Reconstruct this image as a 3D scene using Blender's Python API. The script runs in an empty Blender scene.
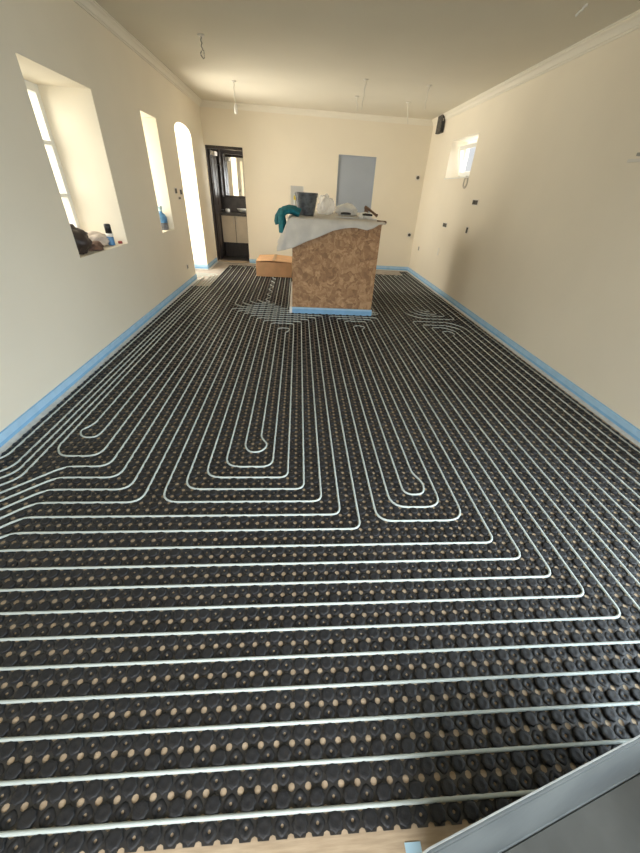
import bpy, bmesh, math, random
import numpy as np
from mathutils import Vector, Matrix, noise
random.seed(7)
rng = np.random.default_rng(7)
scene = bpy.context.scene
COL = scene.collection

# ---------------------------------------------------------------- camera
FPX, YAW, PITCH, ROLL, CAMH = 342.917, -0.098589, 0.606692, 0.067011, 1.47
PCX, PCY = 324.572, 430.688            # principal point
def cam_axes():
    cy, sy = math.cos(YAW), math.sin(YAW); cp, sp = math.cos(PITCH), math.sin(PITCH); cr, sr = math.cos(ROLL), math.sin(ROLL)
    f = Vector((-sy*cp, cy*cp, -sp)); r = Vector((cy, sy, 0)); u = r.cross(f)
    return cr*r + sr*u, -sr*r + cr*u, f
RX, UX, FX = cam_axes()
cam = bpy.data.cameras.new('camera'); camo = bpy.data.objects.new('camera', cam); COL.objects.link(camo)
cam.sensor_fit = 'HORIZONTAL'; cam.sensor_width = 36.0; cam.lens = FPX/640*36.0; cam.clip_start = 0.02
cam.shift_x = -(PCX-320)/640; cam.shift_y = (PCY-426.5)/640
m = Matrix((RX, UX, -FX)).transposed().to_4x4(); m.translation = Vector((0, 0, CAMH)); camo.matrix_world = m
scene.camera = camo
def project(p):
    d = Vector(p) - Vector((0, 0, CAMH)); z = d.dot(FX)
    if z <= 0.05: return (-999, -999, z)
    return (PCX + FPX*d.dot(RX)/z, PCY - FPX*d.dot(UX)/z, z)

# ---------------------------------------------------------------- world, daylight, exposure
w = bpy.data.worlds.new('sky'); scene.world = w; w.use_nodes = True
nt = w.node_tree; nt.nodes.clear()
tc = nt.nodes.new('ShaderNodeTexCoord'); sx = nt.nodes.new('ShaderNodeSeparateXYZ'); rp = nt.nodes.new('ShaderNodeValToRGB')
mr = nt.nodes.new('ShaderNodeMapRange'); mr.inputs[1].default_value = -0.25; mr.inputs[2].default_value = 0.5
bg = nt.nodes.new('ShaderNodeBackground'); wo = nt.nodes.new('ShaderNodeOutputWorld')
nt.links.new(tc.outputs['Generated'], sx.inputs[0]); nt.links.new(sx.outputs[2], mr.inputs[0]); nt.links.new(mr.outputs[0], rp.inputs[0])
nt.links.new(rp.outputs[0], bg.inputs[0]); nt.links.new(bg.outputs[0], wo.inputs[0])
rp.color_ramp.elements[0].color = (0.42, 0.40, 0.34, 1); rp.color_ramp.elements[1].color = (0.80, 0.88, 1.0, 1)
bg.inputs[1].default_value = 1.2

def area(name, loc, aim, sx_, sy_, watts, color, spread=180):
    l = bpy.data.lights.new(name, 'AREA'); l.shape = 'RECTANGLE'; l.size = sx_; l.size_y = sy_; l.energy = watts; l.color = color; l.spread = math.radians(spread)
    o = bpy.data.objects.new(name, l); COL.objects.link(o); o.location = loc
    d = Vector(aim).normalized(); o.rotation_euler = d.to_track_quat('-Z', 'Y').to_euler()
    return o
# daylight standing in the openings of the room; the last two are added fill
area('daylight_arch', (-2.60, 7.53, 1.10), (1, 0, 0.30), 1.0, 2.1, 70, (1.0, 0.93, 0.80), 130)
area('daylight_window_near', (-3.33, 3.957, 1.85), (1, 0, -0.30), 2.0, 1.6, 64, (1.0, 0.94, 0.78), 160)
area('daylight_window_narrow', (-2.56, 5.935, 1.50), (1, 0, 0), 0.55, 1.24, 15, (1.0, 0.94, 0.80), 160)
area('daylight_window_high', (3.09, 7.12, 2.06), (-1, 0, -0.25), 1.0, 0.5, 8, (1.0, 0.97, 0.92), 150)
area('daylight_patio_door', (3.20, -0.05, 1.10), (-1, 0.55, -0.60), 2.9, 2.1, 88, (0.78, 0.91, 1.0), 112)
area('added_fill_front', (0.2, -2.15, 1.45), (0.30, 1, -0.70), 2.4, 1.3, 66, (0.94, 0.97, 1.0), 105)  # unseen fill behind the camera, added to brighten the right wall
area('added_fill_washroom', (-0.38, 9.52, 1.70), (-1, 0, -0.1), 0.6, 0.8, 15, (1.0, 0.95, 0.86), 160)  # made-up side light, added to brighten the vanity and mirror

scene.view_settings.view_transform = 'Standard'; scene.view_settings.look = 'None'
scene.view_settings.exposure = 0.15; scene.view_settings.gamma = 1.0; scene.view_settings.use_curve_mapping = False
scene.cycles.use_denoising = True
scene.cycles.max_bounces = 10; scene.cycles.diffuse_bounces = 6

# ---------------------------------------------------------------- materials
MATS = {}
def mat(name, col, rough=0.6, var=0.0, scale=8.0, col2=None, bump=0.0, bscale=60.0, metal=0.0, alpha=1.0, spec=0.5, stretch=None, trans=0.0):
    if name in MATS: return MATS[name]
    m = bpy.data.materials.new(name); m.use_nodes = True; n = m.node_tree.nodes; l = m.node_tree.links
    b = n['Principled BSDF']; b.inputs['Roughness'].default_value = rough; b.inputs['Metallic'].default_value = metal
    b.inputs['Base Color'].default_value = (*col, 1); b.inputs['Alpha'].default_value = alpha
    b.inputs['Specular IOR Level'].default_value = spec; b.inputs['Transmission Weight'].default_value = trans
    tcn = n.new('ShaderNodeTexCoord'); mp = n.new('ShaderNodeMapping'); l.new(tcn.outputs['Object'], mp.inputs[0])
    if stretch: mp.inputs['Scale'].default_value = stretch
    if var > 0 or col2:
        t = n.new('ShaderNodeTexNoise'); t.inputs['Scale'].default_value = scale; t.inputs['Detail'].default_value = 5
        r = n.new('ShaderNodeValToRGB'); l.new(mp.outputs[0], t.inputs['Vector']); l.new(t.outputs[0], r.inputs[0])
        c2 = col2 if col2 else tuple(min(1, c*(1+var)) for c in col); c1 = col if col2 else tuple(c*(1-var) for c in col)
        r.color_ramp.elements[0].color = (*c1, 1); r.color_ramp.elements[1].color = (*c2, 1)
        r.color_ramp.elements[0].position = 0.35; r.color_ramp.elements[1].position = 0.65
        l.new(r.outputs[0], b.inputs['Base Color'])
    if bump > 0:
        t = n.new('ShaderNodeTexNoise'); t.inputs['Scale'].default_value = bscale; t.inputs['Detail'].default_value = 3
        bp = n.new('ShaderNodeBump'); bp.inputs['Strength'].default_value = bump; bp.inputs['Distance'].default_value = 0.004
        l.new(mp.outputs[0], t.inputs['Vector']); l.new(t.outputs[0], bp.inputs['Height']); l.new(bp.outputs[0], b.inputs['Normal'])
    MATS[name] = m
    return m

PLASTER = mat('plaster', (0.84, 0.775, 0.64), 0.75, var=0.015, scale=1.5, bump=0.15, bscale=14)
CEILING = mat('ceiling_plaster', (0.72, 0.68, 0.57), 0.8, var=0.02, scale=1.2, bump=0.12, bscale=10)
CORNICE = mat('cornice_plaster', (0.84, 0.80, 0.69), 0.7)
SUBFLOOR = mat('subfloor', (0.38, 0.285, 0.185), 0.8, scale=9, col2=(0.51, 0.395, 0.265), stretch=(1.0, 9.0, 1.0), bump=0.1)
BLACK = mat('black_plastic', (0.016, 0.016, 0.017), 0.56, var=0.2, scale=3, spec=0.42, bump=0.3, bscale=160)
BLACKSHEET = mat('black_sheet_plastic', (0.026, 0.025, 0.025), 0.34, var=0.2, scale=3, spec=0.8)
PIPE = mat('white_pipe', (0.49, 0.545, 0.515), 0.45)
STRIP = mat('blue_foam', (0.24, 0.47, 0.72), 0.7, var=0.06, scale=12)
STRIPLIGHT = mat('pale_blue_foam', (0.40, 0.62, 0.82), 0.7, var=0.05, scale=12)
FOIL = mat('foil_skirt', (0.62, 0.63, 0.60), 0.4, var=0.08, scale=30)
BLUEDOOR = mat('blue_grey_paint', (0.37, 0.415, 0.48), 0.55, var=0.03, scale=2)
WHITE = mat('white_plastic', (0.82, 0.82, 0.78), 0.4)
OFFWHITE = mat('off_white', (0.74, 0.71, 0.64), 0.6)
DARKWOOD = mat('dark_wood', (0.035, 0.026, 0.022), 0.35, var=0.25, scale=14, stretch=(6, 6, 0.6))
DARKTILE = mat('dark_tile', (0.05, 0.042, 0.038), 0.3, var=0.3, scale=9)
VANITY = mat('vanity_cream', (0.66, 0.57, 0.44), 0.45, var=0.04, scale=6)
STEEL = mat('steel', (0.55, 0.55, 0.54), 0.3, metal=1.0)
MIRROR = mat('mirror_glass', (0.9, 0.9, 0.88), 0.03, metal=1.0)
CARD = mat('cardboard', (0.68, 0.40, 0.21), 0.75, var=0.06, scale=7)
CARDTAPE = mat('packing_tape', (0.42, 0.24, 0.10), 0.35)
SHEET = mat('dust_sheet_cotton', (0.62, 0.585, 0.53), 0.85, var=0.06, scale=9, bump=0.4, bscale=40)
TEAL = mat('teal_fabric', (0.010, 0.17, 0.21), 0.8, var=0.2, scale=30, bump=0.5, bscale=60)
BUCKET = mat('bucket_plastic', (0.035, 0.038, 0.045), 0.45, scale=16, col2=(0.13, 0.14, 0.15))
BAG = mat('white_bag_film', (0.72, 0.72, 0.70), 0.35, bump=0.8, bscale=30)
TUBSHADE = mat('tub_floor_shade', (0.050, 0.050, 0.043), 0.8, scale=6, col2=(0.075, 0.075, 0.066))  # darker tone painting shade onto the tub's inner floor
GREYTUB = mat('grey_tub_plastic', (0.062, 0.070, 0.071), 0.65, scale=5, col2=(0.090, 0.100, 0.098), bump=0.2, bscale=20)
TUBRIM = mat('tub_rim', (0.45, 0.47, 0.46), 0.5, var=0.08, scale=30)
CAVITY = mat('dark_cavity', (0.05, 0.048, 0.042), 0.9, scale=22, col2=(0.14, 0.13, 0.11))
CABLE = mat('pale_cable', (0.70, 0.68, 0.60), 0.5)
GREYCABLE = mat('grey_cable', (0.33, 0.32, 0.28), 0.5)
YELLOW = mat('yellow_sponge', (0.80, 0.62, 0.06), 0.7)
BROWNWOOD = mat('brown_wood', (0.16, 0.09, 0.055), 0.6, var=0.2, scale=20)
BLUEPLASTIC = mat('blue_plastic', (0.10, 0.27, 0.52), 0.35, var=0.1, scale=20)
PALEBLUE = mat('pale_blue_plastic', (0.45, 0.66, 0.78), 0.4)
BLACKCAP = mat('black_cap', (0.012, 0.012, 0.014), 0.4)
RED = mat('red_plastic', (0.35, 0.06, 0.05), 0.5)
PAPER = mat('paper', (0.90, 0.88, 0.84), 0.8)
SCRIM = mat('crumpled_wrap', (0.70, 0.60, 0.52), 0.6, var=0.1, scale=25, bump=0.6, bscale=40)

def osb_material():
    m = bpy.data.materials.new('osb_board'); m.use_nodes = True; n = m.node_tree.nodes; l = m.node_tree.links
    b = n['Principled BSDF']; b.inputs['Roughness'].default_value = 0.7
    t = n.new('ShaderNodeTexCoord'); ns = n.new('ShaderNodeTexNoise'); ns.inputs['Scale'].default_value = 7
    mx = n.new('ShaderNodeMixRGB'); mx.inputs[0].default_value = 0.16
    v = n.new('ShaderNodeTexVoronoi'); v.inputs['Scale'].default_value = 17
    v2 = n.new('ShaderNodeTexVoronoi'); v2.inputs['Scale'].default_value = 34
    l.new(t.outputs['Object'], ns.inputs['Vector']); l.new(t.outputs['Object'], mx.inputs[1]); l.new(ns.outputs['Color'], mx.inputs[2])
    l.new(mx.outputs[0], v.inputs['Vector']); l.new(mx.outputs[0], v2.inputs['Vector'])
    s1 = n.new('ShaderNodeSeparateColor'); l.new(v.outputs['Color'], s1.inputs[0])
    s2 = n.new('ShaderNodeSeparateColor'); l.new(v2.outputs['Color'], s2.inputs[0])
    ad = n.new('ShaderNodeMath'); ad.operation = 'ADD'; l.new(s1.outputs[0], ad.inputs[0]); l.new(s2.outputs[1], ad.inputs[1])
    hf = n.new('ShaderNodeMath'); hf.operation = 'MULTIPLY'; hf.inputs[1].default_value = 0.5; l.new(ad.outputs[0], hf.inputs[0])
    r = n.new('ShaderNodeValToRGB'); l.new(hf.outputs[0], r.inputs[0])
    e = r.color_ramp.elements; e[0].position = 0.1; e[0].color = (0.26, 0.14, 0.066, 1); e[1].position = 0.9; e[1].color = (0.54, 0.335, 0.175, 1)
    k = e.new(0.5); k.color = (0.39, 0.22, 0.108, 1)
    l.new(r.outputs[0], b.inputs['Base Color'])
    return m
OSB = osb_material()

def glass_material():
    m = bpy.data.materials.new('window_glass'); m.use_nodes = True; n = m.node_tree.nodes; l = m.node_tree.links; n.clear()
    o = n.new('ShaderNodeOutputMaterial'); mx = n.new('ShaderNodeMixShader'); tr = n.new('ShaderNodeBsdfTransparent'); gl = n.new('ShaderNodeBsdfGlossy')
    gl.inputs['Roughness'].default_value = 0.05; mx.inputs[0].default_value = 0.06
    l.new(tr.outputs[0], mx.inputs[1]); l.new(gl.outputs[0], mx.inputs[2]); l.new(mx.outputs[0], o.inputs[0])
    return m
GLASS = glass_material()
def film_material():
    m = bpy.data.materials.new('clear_film'); m.use_nodes = True; n = m.node_tree.nodes; l = m.node_tree.links; n.clear()
    o = n.new('ShaderNodeOutputMaterial'); mx = n.new('ShaderNodeMixShader'); tr = n.new('ShaderNodeBsdfTransparent'); d = n.new('ShaderNodeBsdfPrincipled')
    d.inputs['Base Color'].default_value = (0.85, 0.86, 0.86, 1); d.inputs['Roughness'].default_value = 0.25; mx.inputs[0].default_value = 0.45
    l.new(tr.outputs[0], mx.inputs[1]); l.new(d.outputs[0], mx.inputs[2]); l.new(mx.outputs[0], o.inputs[0])
    return m
FILM = film_material()

# ---------------------------------------------------------------- helpers
class MB:
    def __init__(s): s.v = []; s.f = []
    def add(s, vs, fs):
        b = len(s.v); s.v += [tuple(v) for v in vs]; s.f += [tuple(i+b for i in f) for f in fs]; return s
    def quad(s, a, b, c, d): return s.add([a, b, c, d], [(0, 1, 2, 3)])
    def box(s, x0, x1, y0, y1, z0, z1):
        return s.add([(x0,y0,z0),(x1,y0,z0),(x1,y1,z0),(x0,y1,z0),(x0,y0,z1),(x1,y0,z1),(x1,y1,z1),(x0,y1,z1)],
                     [(0,3,2,1),(4,5,6,7),(0,1,5,4),(1,2,6,5),(2,3,7,6),(3,0,4,7)])
    def lathe(s, c, prof, n=20, sx=1.0, sy=1.0):
        vs = []
        for r, z in prof:
            for i in range(n):
                a = 2*math.pi*i/n; vs.append((c[0]+r*sx*math.cos(a), c[1]+r*sy*math.sin(a), c[2]+z))
        fs = [(j*n+i, j*n+(i+1) % n, (j+1)*n+(i+1) % n, (j+1)*n+i) for j in range(len(prof)-1) for i in range(n)]
        fs += [tuple(reversed(range(n))), tuple(range((len(prof)-1)*n, len(prof)*n))]
        return s.add(vs, fs)
    def tube(s, pts, r, n=8):
        pts = [Vector(p) for p in pts]; vs = []
        up = Vector((0, 0, 1)) if abs((pts[1]-pts[0]).normalized().z) < 0.8 else Vector((1, 0, 0))
        for i, p in enumerate(pts):
            t = (pts[min(i+1, len(pts)-1)] - pts[max(i-1, 0)]).normalized()
            a = t.cross(up)
            if a.length < 1e-4: a = t.cross(Vector((0, 1, 0)))
            a.normalize(); b = a.cross(t)
            rr = r[i] if isinstance(r, (list, tuple)) else r
            for k in range(n):
                q = 2*math.pi*k/n; vs.append(p + a*rr*math.cos(q) + b*rr*math.sin(q))
        fs = [(j*n+k, j*n+(k+1) % n, (j+1)*n+(k+1) % n, (j+1)*n+k) for j in range(len(pts)-1) for k in range(n)]
        fs += [tuple(reversed(range(n))), tuple(range((len(pts)-1)*n, len(pts)*n))]
        return s.add(vs, fs)
    def build(s, name, material, parent=None, smooth=False, bevel=0.0, fix=True):
        me = bpy.data.meshes.new(name); me.from_pydata(s.v, [], s.f); me.update()
        if fix:
            bm = bmesh.new(); bm.from_mesh(me); bmesh.ops.recalc_face_normals(bm, faces=bm.faces)
            if bevel > 0:
                bmesh.ops.bevel(bm, geom=[e for e in bm.edges if len(e.link_faces) == 2 and e.calc_face_angle(0) > 0.5], offset=bevel, segments=2, affect='EDGES', profile=0.6)
            bm.to_mesh(me); bm.free()
        if smooth:
            for p in me.polygons: p.use_smooth = True
        me.materials.append(material)
        o = bpy.data.objects.new(name, me); COL.objects.link(o)
        if parent: o.parent = parent; o.matrix_parent_inverse = parent.matrix_world.inverted()
        return o
def tag(o, label, cat, group=None):
    o['label'] = label; o['category'] = cat
    if group: o['group'] = group
    return o
def struct(o): o['kind'] = 'structure'; return o
def thing(name, label, cat, loc=(0, 0, 0), group=None):
    o = bpy.data.objects.new(name, None); COL.objects.link(o); o.location = loc; o.empty_display_size = 0.1
    o.matrix_world = Matrix.Translation(Vector(loc))
    return tag(o, label, cat, group)
def BX(name, material, x0, x1, y0, y1, z0, z1, parent=None, bevel=0.0):
    return MB().box(x0, x1, y0, y1, z0, z1).build(name, material, parent, bevel=bevel)

# ---------------------------------------------------------------- room shell
XL, XR, YB, YF, ZC = -1.904, 2.664, 8.98, -1.80, 2.757
TL, TB, TR = 0.56, 0.14, 0.34
BX('floor', SUBFLOOR, -4.0, XR+TR, YF-0.4, 10.3, -0.12, 0.0)['kind'] = 'structure'
BX('floor_screed', mat('grey_screed', (0.40, 0.355, 0.31), 0.85, var=0.1, scale=6, bump=0.2, bscale=20), -2.9, XR, 6.30, YB+0.1, 0.0, 0.0012)['kind'] = 'structure'
BX('ceiling', CEILING, XL-TL, XR+TR, YF-0.2, YB+TB, ZC, ZC+0.12)['kind'] = 'structure'

def wall(name, to3, u0, u1, z1, depth, openings, material=PLASTER):
    """to3(u, d, z): d = 0 on the room face, d = depth on the far face"""
    us = sorted({u0, u1, *[o[0] for o in openings], *[o[1] for o in openings]})
    zs = sorted({0.0, z1, *[o[2] for o in openings], *[min(o[3], z1) for o in openings]})
    b = MB()
    for i in range(len(us)-1):
        for j in range(len(zs)-1):
            cu, cz = (us[i]+us[i+1])/2, (zs[j]+zs[j+1])/2
            if any(o[0] < cu < o[1] and o[2] < cz < o[3] for o in openings): continue
            for d in (0, depth):
                b.quad(*[to3(u, d, z) for u, z in ((us[i], zs[j]), (us[i+1], zs[j]), (us[i+1], zs[j+1]), (us[i], zs[j+1]))])
    for o in openings:
        a0, a1, c0, c1 = o[:4]
        for u in (a0, a1): b.quad(to3(u, 0, c0), to3(u, depth, c0), to3(u, depth, c1), to3(u, 0, c1))
        if c0 > 0: b.quad(to3(a0, 0, c0), to3(a1, 0, c0), to3(a1, depth, c0), to3(a0, depth, c0))
        if len(o) > 4:   # arched head: o[4] is the springing height
            N = 18; cu, hw = (a0+a1)/2, (a1-a0)/2
            arc = [(cu-hw*math.cos(math.pi*k/N), o[4]+(c1-o[4]-0.004)*math.sin(math.pi*k/N)**0.8) for k in range(N+1)]
            for (p, q), (r, s) in zip(arc[:-1], arc[1:]):
                b.quad(to3(p, 0, q), to3(r, 0, s), to3(r, depth, s), to3(p, depth, q))
                for d in (0, depth): b.quad(to3(p, d, q), to3(r, d, s), to3(r, d, c1), to3(p, d, c1))
        else: b.quad(to3(a0, 0, c1), to3(a1, 0, c1), to3(a1, depth, c1), to3(a0, depth, c1))
    for u in (u0, u1): b.quad(to3(u, 0, 0), to3(u, depth, 0), to3(u, depth, z1), to3(u, 0, z1))
    b.quad(to3(u0, 0, z1), to3(u1, 0, z1), to3(u1, depth, z1), to3(u0, depth, z1))
    o = b.build(name, material); o['kind'] = 'structure'
    return o
W1 = (3.45, 4.465, 0.88, 2.123); W2 = (5.66, 6.21, 0.88, 2.15); ARCH = (7.035, 8.02, 0.0, 2.26, 2.115)
wall('wall_left', lambda u, d, z: (XL-d, u, z), YF-0.2, YB+TB, ZC, TL, [W1, W2, ARCH])
D1 = (-1.888, -1.148, 0.0, 2.115); D2 = (0.80, 1.587, 0.0, 2.122)
wall('wall_back', lambda u, d, z: (u, YB+d, z), XL, XR, ZC, TB, [D1, D2])
W4 = (6.578, 7.67, 1.795, 2.328)
PD = (-1.5, 1.4, 0.0, 2.15)
wall('wall_right', lambda u, d, z: (XR+d, u, z), YF-0.2, YB+TB, ZC, TR, [W4, PD])
FW = (-1.1, 1.5, 0.75, 2.15)  # unseen opening, put in for the front fill light
wall('wall_front', lambda u, d, z: (u, YF-d, z), XL, XR, ZC, 0.2, [FW])

# cornice: profile (out from wall, down from ceiling) swept along each wall
CP = [(0, 0.088), (0.010, 0.088), (0.012, 0.074), (0.022, 0.070), (0.028, 0.050), (0.040, 0.032), (0.056, 0.022), (0.060, 0.012), (0.070, 0.010), (0.070, 0.0), (0, 0)]
def sweep(name, fn, a, b_, prof, material):
    n = len(prof); m_ = MB()
    m_.add([fn(a, *q) for q in prof] + [fn(b_, *q) for q in prof], [(i, (i+1) % n, n+(i+1) % n, n+i) for i in range(n)] + [tuple(range(n)), tuple(range(n, 2*n))])
    return struct(m_.build(name, material))
sweep('trim_1', lambda t, o, d: (XL+o, t, ZC-d), YF, YB, CP, CORNICE)
sweep('trim_2', lambda t, o, d: (XR-o, t, ZC-d), YF, YB, CP, CORNICE)
sweep('trim_3', lambda t, o, d: (t, YB-o, ZC-d), XL, XR, CP, CORNICE)

# perimeter foam strips with their foil skirt on the floor (out, up)
SP = [(0, 0), (0.010, 0), (0.010, 0.083), (0.006, 0.088), (0, 0.088)]
def strip(name, fn, a, b_):
    s = sweep(name, fn, a, b_, SP, STRIP)
    for nm, pr_, mm in (('fold_line', [(0.010, 0.036), (0.0125, 0.038), (0.0125, 0.082), (0.010, 0.084)], STRIPLIGHT), ('foil_skirt', [(0.010, 0.0), (0.047, 0.0), (0.047, 0.0015), (0.012, 0.012), (0.010, 0.012)], FOIL)):
        c = sweep(nm, fn, a, b_, pr_, mm); del c['kind']; c.parent = s
    return s
strip('baseboard_left', lambda t, o, h: (XL+o, t, h), YF+0.02, ARCH[0])
strip('baseboard_left_far', lambda t, o, h: (XL+o, t, h), ARCH[1], YB-0.002)
strip('baseboard_right', lambda t, o, h: (XR-o, t, h), 1.4, YB)
strip('baseboard_back', lambda t, o, h: (t, YB-o, h), D2[1], XR-0.012)
strip('baseboard_back_mid', lambda t, o, h: (t, YB-o, h), D1[1], D2[0])
strip('baseboard_arch', lambda t, o, h: (t, ARCH[1]-o, h), XL-0.54, XL-0.001)

# ---------------------------------------------------------------- windows and doors
def window(name, plane, u0, u1, z0, z1, mull=(), trans=(), fw=0.06, th=0.06, x_in=1):
    """plane(u, d, z) with d from 0 to th"""
    root = bpy.data.objects.new(name, None); COL.objects.link(root); root['kind'] = 'structure'
    def bar(nm, a0, a1, c0, c1, mt=WHITE, d0=0.0, d1=None):
        d1 = th if d1 is None else d1
        p = [plane(a0, d0, c0), plane(a1, d1, c1)]
        return BX(nm, mt, min(p[0][0], p[1][0]), max(p[0][0], p[1][0]), min(p[0][1], p[1][1]), max(p[0][1], p[1][1]), c0, c1, root)
    bar('window_frame', u0, u0+fw, z0, z1); bar('window_frame', u1-fw, u1, z0, z1)
    bar('window_frame', u0+fw, u1-fw, z0, z0+fw); bar('window_frame', u0+fw, u1-fw, z1-fw, z1)
    us = [u0+fw, *mull, u1-fw]; zs = [z0+fw, *trans, z1-fw]
    for q in mull: bar('mullion', q-0.02, q+0.02, z0+fw, z1-fw)
    for q in trans: bar('transom', u0+fw, u1-fw, q-0.015, q+0.015)
    for i in range(len(us)-1):
        for j in range(len(zs)-1): bar('pane', us[i]+0.001, us[i+1]-0.001, zs[j]+0.001, zs[j+1]-0.001, GLASS, th*0.45, th*0.55)
    return root
window('window_1', lambda u, d, z: (XL-TL+0.04+d, u, z), *W1, mull=(3.957,), trans=(1.30, 1.71))
window('window_2', lambda u, d, z: (XL-TL+0.04+d, u, z), *W2, trans=(1.5,))
window('window_4', lambda u, d, z: (XR+0.2+d, u, z), *PD, mull=(-0.53, 0.43), trans=())
window('window_5', lambda u, d, z: (u, YF-0.12+d, z), *FW, mull=(0.2,), trans=())  # unseen window, added together with the front fill light
# small high window in the right wall: fixed outer frame and a sash tilted in at its top
w3 = bpy.data.objects.new('window_3', None); COL.objects.link(w3); w3['kind'] = 'structure'
xo = XR+0.27
for a in [(W4[0], W4[0]+0.05, W4[2], W4[3]), (W4[1]-0.05, W4[1], W4[2], W4[3]), (W4[0]+0.05, W4[1]-0.05, W4[2], W4[2]+0.05), (W4[0]+0.05, W4[1]-0.05, W4[3]-0.05, W4[3])]:
    BX('window_frame', WHITE, xo, xo+0.05, a[0], a[1], a[2], a[3], w3)
tilt = math.radians(13); s0, s1, h0 = W4[0]+0.06, W4[1]-0.06, W4[3]-W4[2]-0.11
def sash_pt(u, d, h): return (xo-0.005 - h*math.sin(tilt) - d*math.cos(tilt), u, W4[2]+0.055 + h*math.cos(tilt) - d*math.sin(tilt))
def sash_box(nm, u0, u1, h0_, h1_, d0, d1, mt):
    P = [sash_pt(u, d, h) for d in (d0, d1) for u, h in ((u0, h0_), (u1, h0_), (u1, h1_), (u0, h1_))]
    return MB().add(P, [(0,1,2,3),(7,6,5,4),(0,4,5,1),(1,5,6,2),(2,6,7,3),(3,7,4,0)]).build(nm, mt, w3)
sash_box('sash_rail', s0, s1, 0, 0.055, 0, 0.05, WHITE); sash_box('sash_rail', s0, s1, h0-0.055, h0, 0, 0.05, WHITE)
sash_box('sash_stile', s0, s0+0.055, 0.055, h0-0.055, 0, 0.05, WHITE); sash_box('sash_stile', s1-0.055, s1, 0.055, h0-0.055, 0, 0.05, WHITE)
sash_box('pane', s0+0.056, s1-0.056, 0.056, h0-0.056, 0.02, 0.026, GLASS)
BX('window_sill', WHITE, XR-0.015, XR+0.27, W4[0]-0.0, W4[1]+0.0, W4[2]-0.012, W4[2]+0.002, w3)

# blue-grey flush door in the back wall
d2 = bpy.data.objects.new('door_2', None); COL.objects.link(d2); d2['kind'] = 'structure'
BX('door_leaf', BLUEDOOR, D2[0]+0.012, D2[1]-0.012, YB+0.03, YB+0.07, 0.01, D2[3]-0.012, d2, bevel=0.002)
for a in ((D2[0], D2[0]+0.012, 0, D2[3]), (D2[1]-0.012, D2[1], 0, D2[3]), (D2[0]+0.012, D2[1]-0.012, D2[3]-0.012, D2[3])):
    BX('door_jamb', BLUEDOOR, a[0], a[1], YB+0.005, YB+TB-0.005, a[2], a[3], d2)

# washroom beyond the left doorway
BX('wall_washroom_back', DARKTILE, -2.277, 0.1, 10.168, 10.288, 0, 2.55)['kind'] = 'structure'
BX('wall_washroom_left', DARKTILE, -2.047, -1.947, YB+TB, 10.168, 0, 2.55)['kind'] = 'structure'
wall('wall_washroom_right', lambda u, d, z: (-0.527+d, u, z), YB+TB, 10.168, 2.55, 0.1, [(9.218, 9.818, 1.3, 2.1)], DARKTILE)  # opening in this wall is made up for the washroom fill
BX('ceiling_washroom', OFFWHITE, -2.277, 0.1, YB+TB, 10.268, 2.55, 2.65)['kind'] = 'structure'
BX('floor_washroom', DARKTILE, -2.047, -0.427, YB+TB, 10.168, 0.0, 0.012)['kind'] = 'structure'
BX('trim_4', mat('threshold_wood', (0.42, 0.33, 0.23), 0.5, var=0.1), D1[0]+0.001, D1[1]-0.001, YB-0.01, YB+TB+0.02, 0.0, 0.022)['kind'] = 'structure'
d1 = bpy.data.objects.new('door_1', None); COL.objects.link(d1); d1['kind'] = 'structure'
BX('door_leaf', DARKWOOD, -1.877, -1.837, YB+TB+0.005, 9.828, 0.02, 2.06, d1, bevel=0.003)
for k, (z0, z1) in enumerate([(0.15, 0.95), (1.10, 1.95)]):
    for j in range(2): BX('door_panel', DARKWOOD, -1.839, -1.827, 9.198+j*0.31, 9.458+j*0.31, z0, z1, d1, bevel=0.005)
for a in ((D1[0], D1[0]+0.012, 0.02, D1[3]-0.05), (D1[1]-0.008, D1[1], 0.02, D1[3]-0.05), (D1[0], D1[1], D1[3]-0.05, D1[3])):
    BX('door_jamb', DARKWOOD, a[0], a[1], YB+0.03, YB+TB+0.004, a[2], a[3], d1)
BX('door_closer', OFFWHITE, -1.834, -1.737, YB+TB+0.02, YB+TB+0.30, 1.97, 2.04, d1, bevel=0.008)
hd = MB().tube([(-1.837, 9.768, 1.0), (-1.777, 9.768, 1.0), (-1.777, 9.668, 1.0)], 0.010).build('door_handle', STEEL, d1, smooth=True)

v = thing('vanity_unit', 'cream washroom vanity unit with two doors seen through the dark doorway', 'cabinet', (-1.277, 9.568, 0))
BX('carcass', DARKWOOD, -1.822, -0.547, 9.588, 10.138, 0.34, 0.90, v)
for a, b in ((-1.817, -1.502), (-1.497, -1.182), (-1.177, -0.867), (-0.862, -0.552)):
    dr = BX('door', VANITY, a+0.004, b-0.004, 9.566, 9.587, 0.345, 0.895, v, bevel=0.003)
    hx = b-0.03 if round(a, 3) in (-1.817, -1.177) else a+0.03
    MB().tube([(hx, 9.565, 0.74), (hx, 9.540, 0.74), (hx, 9.540, 0.86), (hx, 9.565, 0.86)], 0.006).build('handle', STEEL, dr, smooth=True)
BX('worktop', DARKTILE, -1.822, -0.537, 9.538, 10.148, 0.902, 0.95, v, bevel=0.006)
BX('upstand', DARKTILE, -1.822, -0.537, 10.143, 10.163, 0.951, 1.22, v)
BX('plinth', DARKWOOD, -1.817, -0.557, 9.768, 10.138, 0.015, 0.338, v)
bs = MB().lathe((-1.267, 9.828, 0.952), [(0.08, 0), (0.15, 0.03), (0.19, 0.085), (0.18, 0.085), (0.13, 0.035), (0.02, 0.02)], 24, 1.1, 0.85).build('basin', WHITE, None, smooth=True)
tag(bs, 'white oval basin standing on the dark washroom worktop', 'basin')
tp = MB().tube([(-1.267, 10.068, 0.952), (-1.267, 10.068, 1.13), (-1.267, 10.028, 1.16), (-1.267, 9.938, 1.14)], 0.013).build('tap', STEEL, None, smooth=True)
tag(tp, 'slim chrome tap behind the washroom basin', 'tap')
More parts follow.
